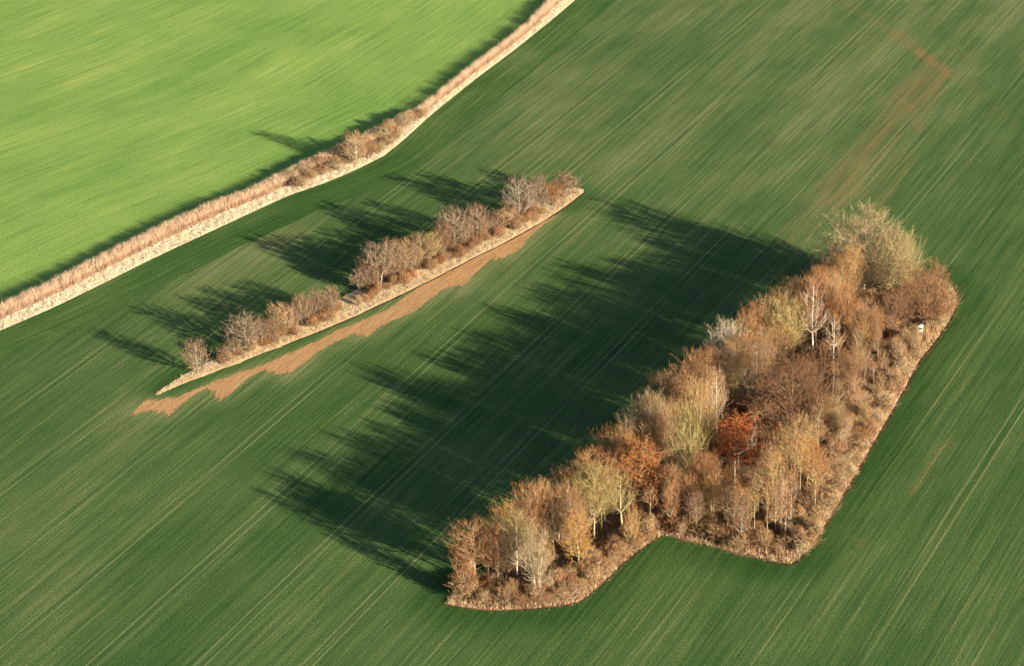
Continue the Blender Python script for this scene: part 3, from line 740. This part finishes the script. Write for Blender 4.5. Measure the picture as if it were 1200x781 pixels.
def between(a, b, t0, t1):
    """band between the two ditch lines at fractions t0..t1"""
    n = 60; ia = np.linspace(0, len(a) - 1, n); 
    A = np.array([a[int(i)] for i in ia]); Bq = np.array([b[int(np.argmin(np.linalg.norm(b - p, axis=1)))] for p in A])
    L0 = A + (Bq - A) * t0; L1 = A + (Bq - A) * t1
    return [tuple(p) for p in L0] + [tuple(p) for p in L1[::-1]]
lo_part = dlo; hi_part = dhi
reed_band = between(lo_part, hi_part, .62, 1.0); cream_band = between(lo_part, hi_part, .0, .58)
grass_field('reed_bed', [(reed_band, 110, 2.1, 3.0, .07)], m_reed, 'tall dry tan reeds standing in the long ditch between the two green fields', 'reeds', 41)
grass_field('dead_grass', [(cream_band, 60, .3, .6, .05)], m_cream, 'cream-coloured dead grass on the near bank of the long ditch', 'grass', 42)

def offset_band(line_px, o0, o1):
    L = smooth_line(W(line_px), 2); t = np.gradient(L, axis=0); t /= np.linalg.norm(t, axis=1)[:, None]; n = np.stack([t[:, 1], -t[:, 0]], 1)
    return [tuple(p) for p in L + n * o0] + [tuple(p) for p in (L + n * o1)[::-1]]
grass_field('dead_grass', [(offset_band(wood_front[13:], .0, .8), 7, .1, .35, .04), (offset_band(wood_front[:14], 0, .8), 7, .1, .35, .04), (offset_band(wood_front[13:], -2.2, .1), 70, .25, .6, .045), (offset_band(wood_front[:14], -1.7, 0), 60, .25, .6, .045), (WOOD, 5, .4, 1.3, .06)],
            m_margin, 'golden dead grass and weeds on the floor and along the edges of the wood', 'grass', 43)
grass_field('dead_grass', [(HEDGE, 45, .25, .7, .045), (offset_band(hedge_lo, -1.2, 0), 70, .2, .5, .045)],
            m_margin, 'golden dead grass on the strip under the middle hedgerow', 'grass', 44)

m_brush = reed_mat('brushwood', (0.34, 0.18, 0.09), (0.58, 0.36, 0.19), (0.66, 0.46, 0.26), 1.5)
grass_field('brushwood', [(W(edge_zone), 30, .5, 1.9, .045), (W(front_zone), 26, .6, 2.0, .045), (WOOD, 5, .6, 2.0, .045)], m_brush, 'tangled reddish brushwood and brambles covering the floor of the wood', 'brush', 45)

# ------------------------------------------------------------------ hunting hide in the scrub at the right end of the wood
def box(bm_parts, c, s_):
    x, y, z = c; a, b, h = s_[0] / 2, s_[1] / 2, s_[2] / 2
    V = np.array([(x + i * a, y + j * b, z + k * h) for k in (-1, 1) for j in (-1, 1) for i in (-1, 1)], float)
    Fc = np.array([(0, 2, 3, 1), (4, 5, 7, 6), (0, 1, 5, 4), (2, 6, 7, 3), (0, 4, 6, 2), (1, 3, 7, 5)])
    bm_parts.append((V, Fc))
def boxes(name, lst, mat, parent):
    P = []
    for c, s_ in lst: box(P, c, s_)
    V, Fc = merge(P); return link(name, mesh_np(name, V, Fc, mat), parent)
def plank_mat(name, a, b):
    s = NT(name); P = s.obj(); sep = s.n('ShaderNodeSeparateXYZ'); s.put(sep.inputs[0], P)
    st = s.noise(s.comb(s.math('MULTIPLY', sep.outputs[0], 6), s.math('MULTIPLY', sep.outputs[1], 6), s.math('MULTIPLY', sep.outputs[2], .8)), 1, 3, .6)
    return s.out(s.mix(s.rng(st, .4, .6), a, b))
m_pl = plank_mat('pale_planks', (0.26, 0.265, 0.21), (0.35, 0.35, 0.28)); m_pd = plank_mat('grey_posts', (0.25, 0.2, 0.14), (0.36, 0.3, 0.22))
m_rf = plank_mat('roofing_felt', (0.34, 0.36, 0.29), (0.44, 0.46, 0.37)); m_bk = plank_mat('dark_opening', (0.015, 0.015, 0.015), (0.03, 0.03, 0.03))
hx, hy = G(1076.5, 392)
hide = link('hunting_hide', None, loc=(hx, hy, 0), label='small pale wooden hunting hide with a dark slot window, in the right-hand scrub', category='hide')
hide.rotation_euler.z = math.radians(8)
boxes('wall', [((0, -.72, 1.15), (1.5, .05, .9)), ((0, -.72, 2.12), (1.5, .05, .38)), ((-.72, 0, 1.5), (.05, 1.39, 1.62)), ((.72, 0, 1.5), (.05, 1.39, 1.62)), ((0, .72, 1.5), (1.5, .05, 1.62)), ((-.6, -.722, 1.765), (.3, .044, .33)), ((.6, -.722, 1.765), (.3, .044, .33))], m_pl, hide)
boxes('floor_deck', [((0, 0, .66), (1.52, 1.52, .06))], m_pd, hide)
boxes('roof', [((0, -.05, 2.36), (1.8, 1.85, .09))], m_rf, hide)
boxes('window', [((0, -.66, 1.765), (.88, .03, .3))], m_bk, hide)
for a in (-.62, .62):
    for b in (-.62, .62): boxes('leg', [((a, b, .31), (.1, .1, .64))], m_pd, hide)
boxes('ladder', [((-.2, -.95, .33), (.06, .06, .7)), ((.2, -.95, .33), (.06, .06, .7)), ((0, -.95, .2), (.34, .05, .05)), ((0, -.95, .5), (.34, .05, .05))], m_pd, hide)

print('PLANTS', COUNT)
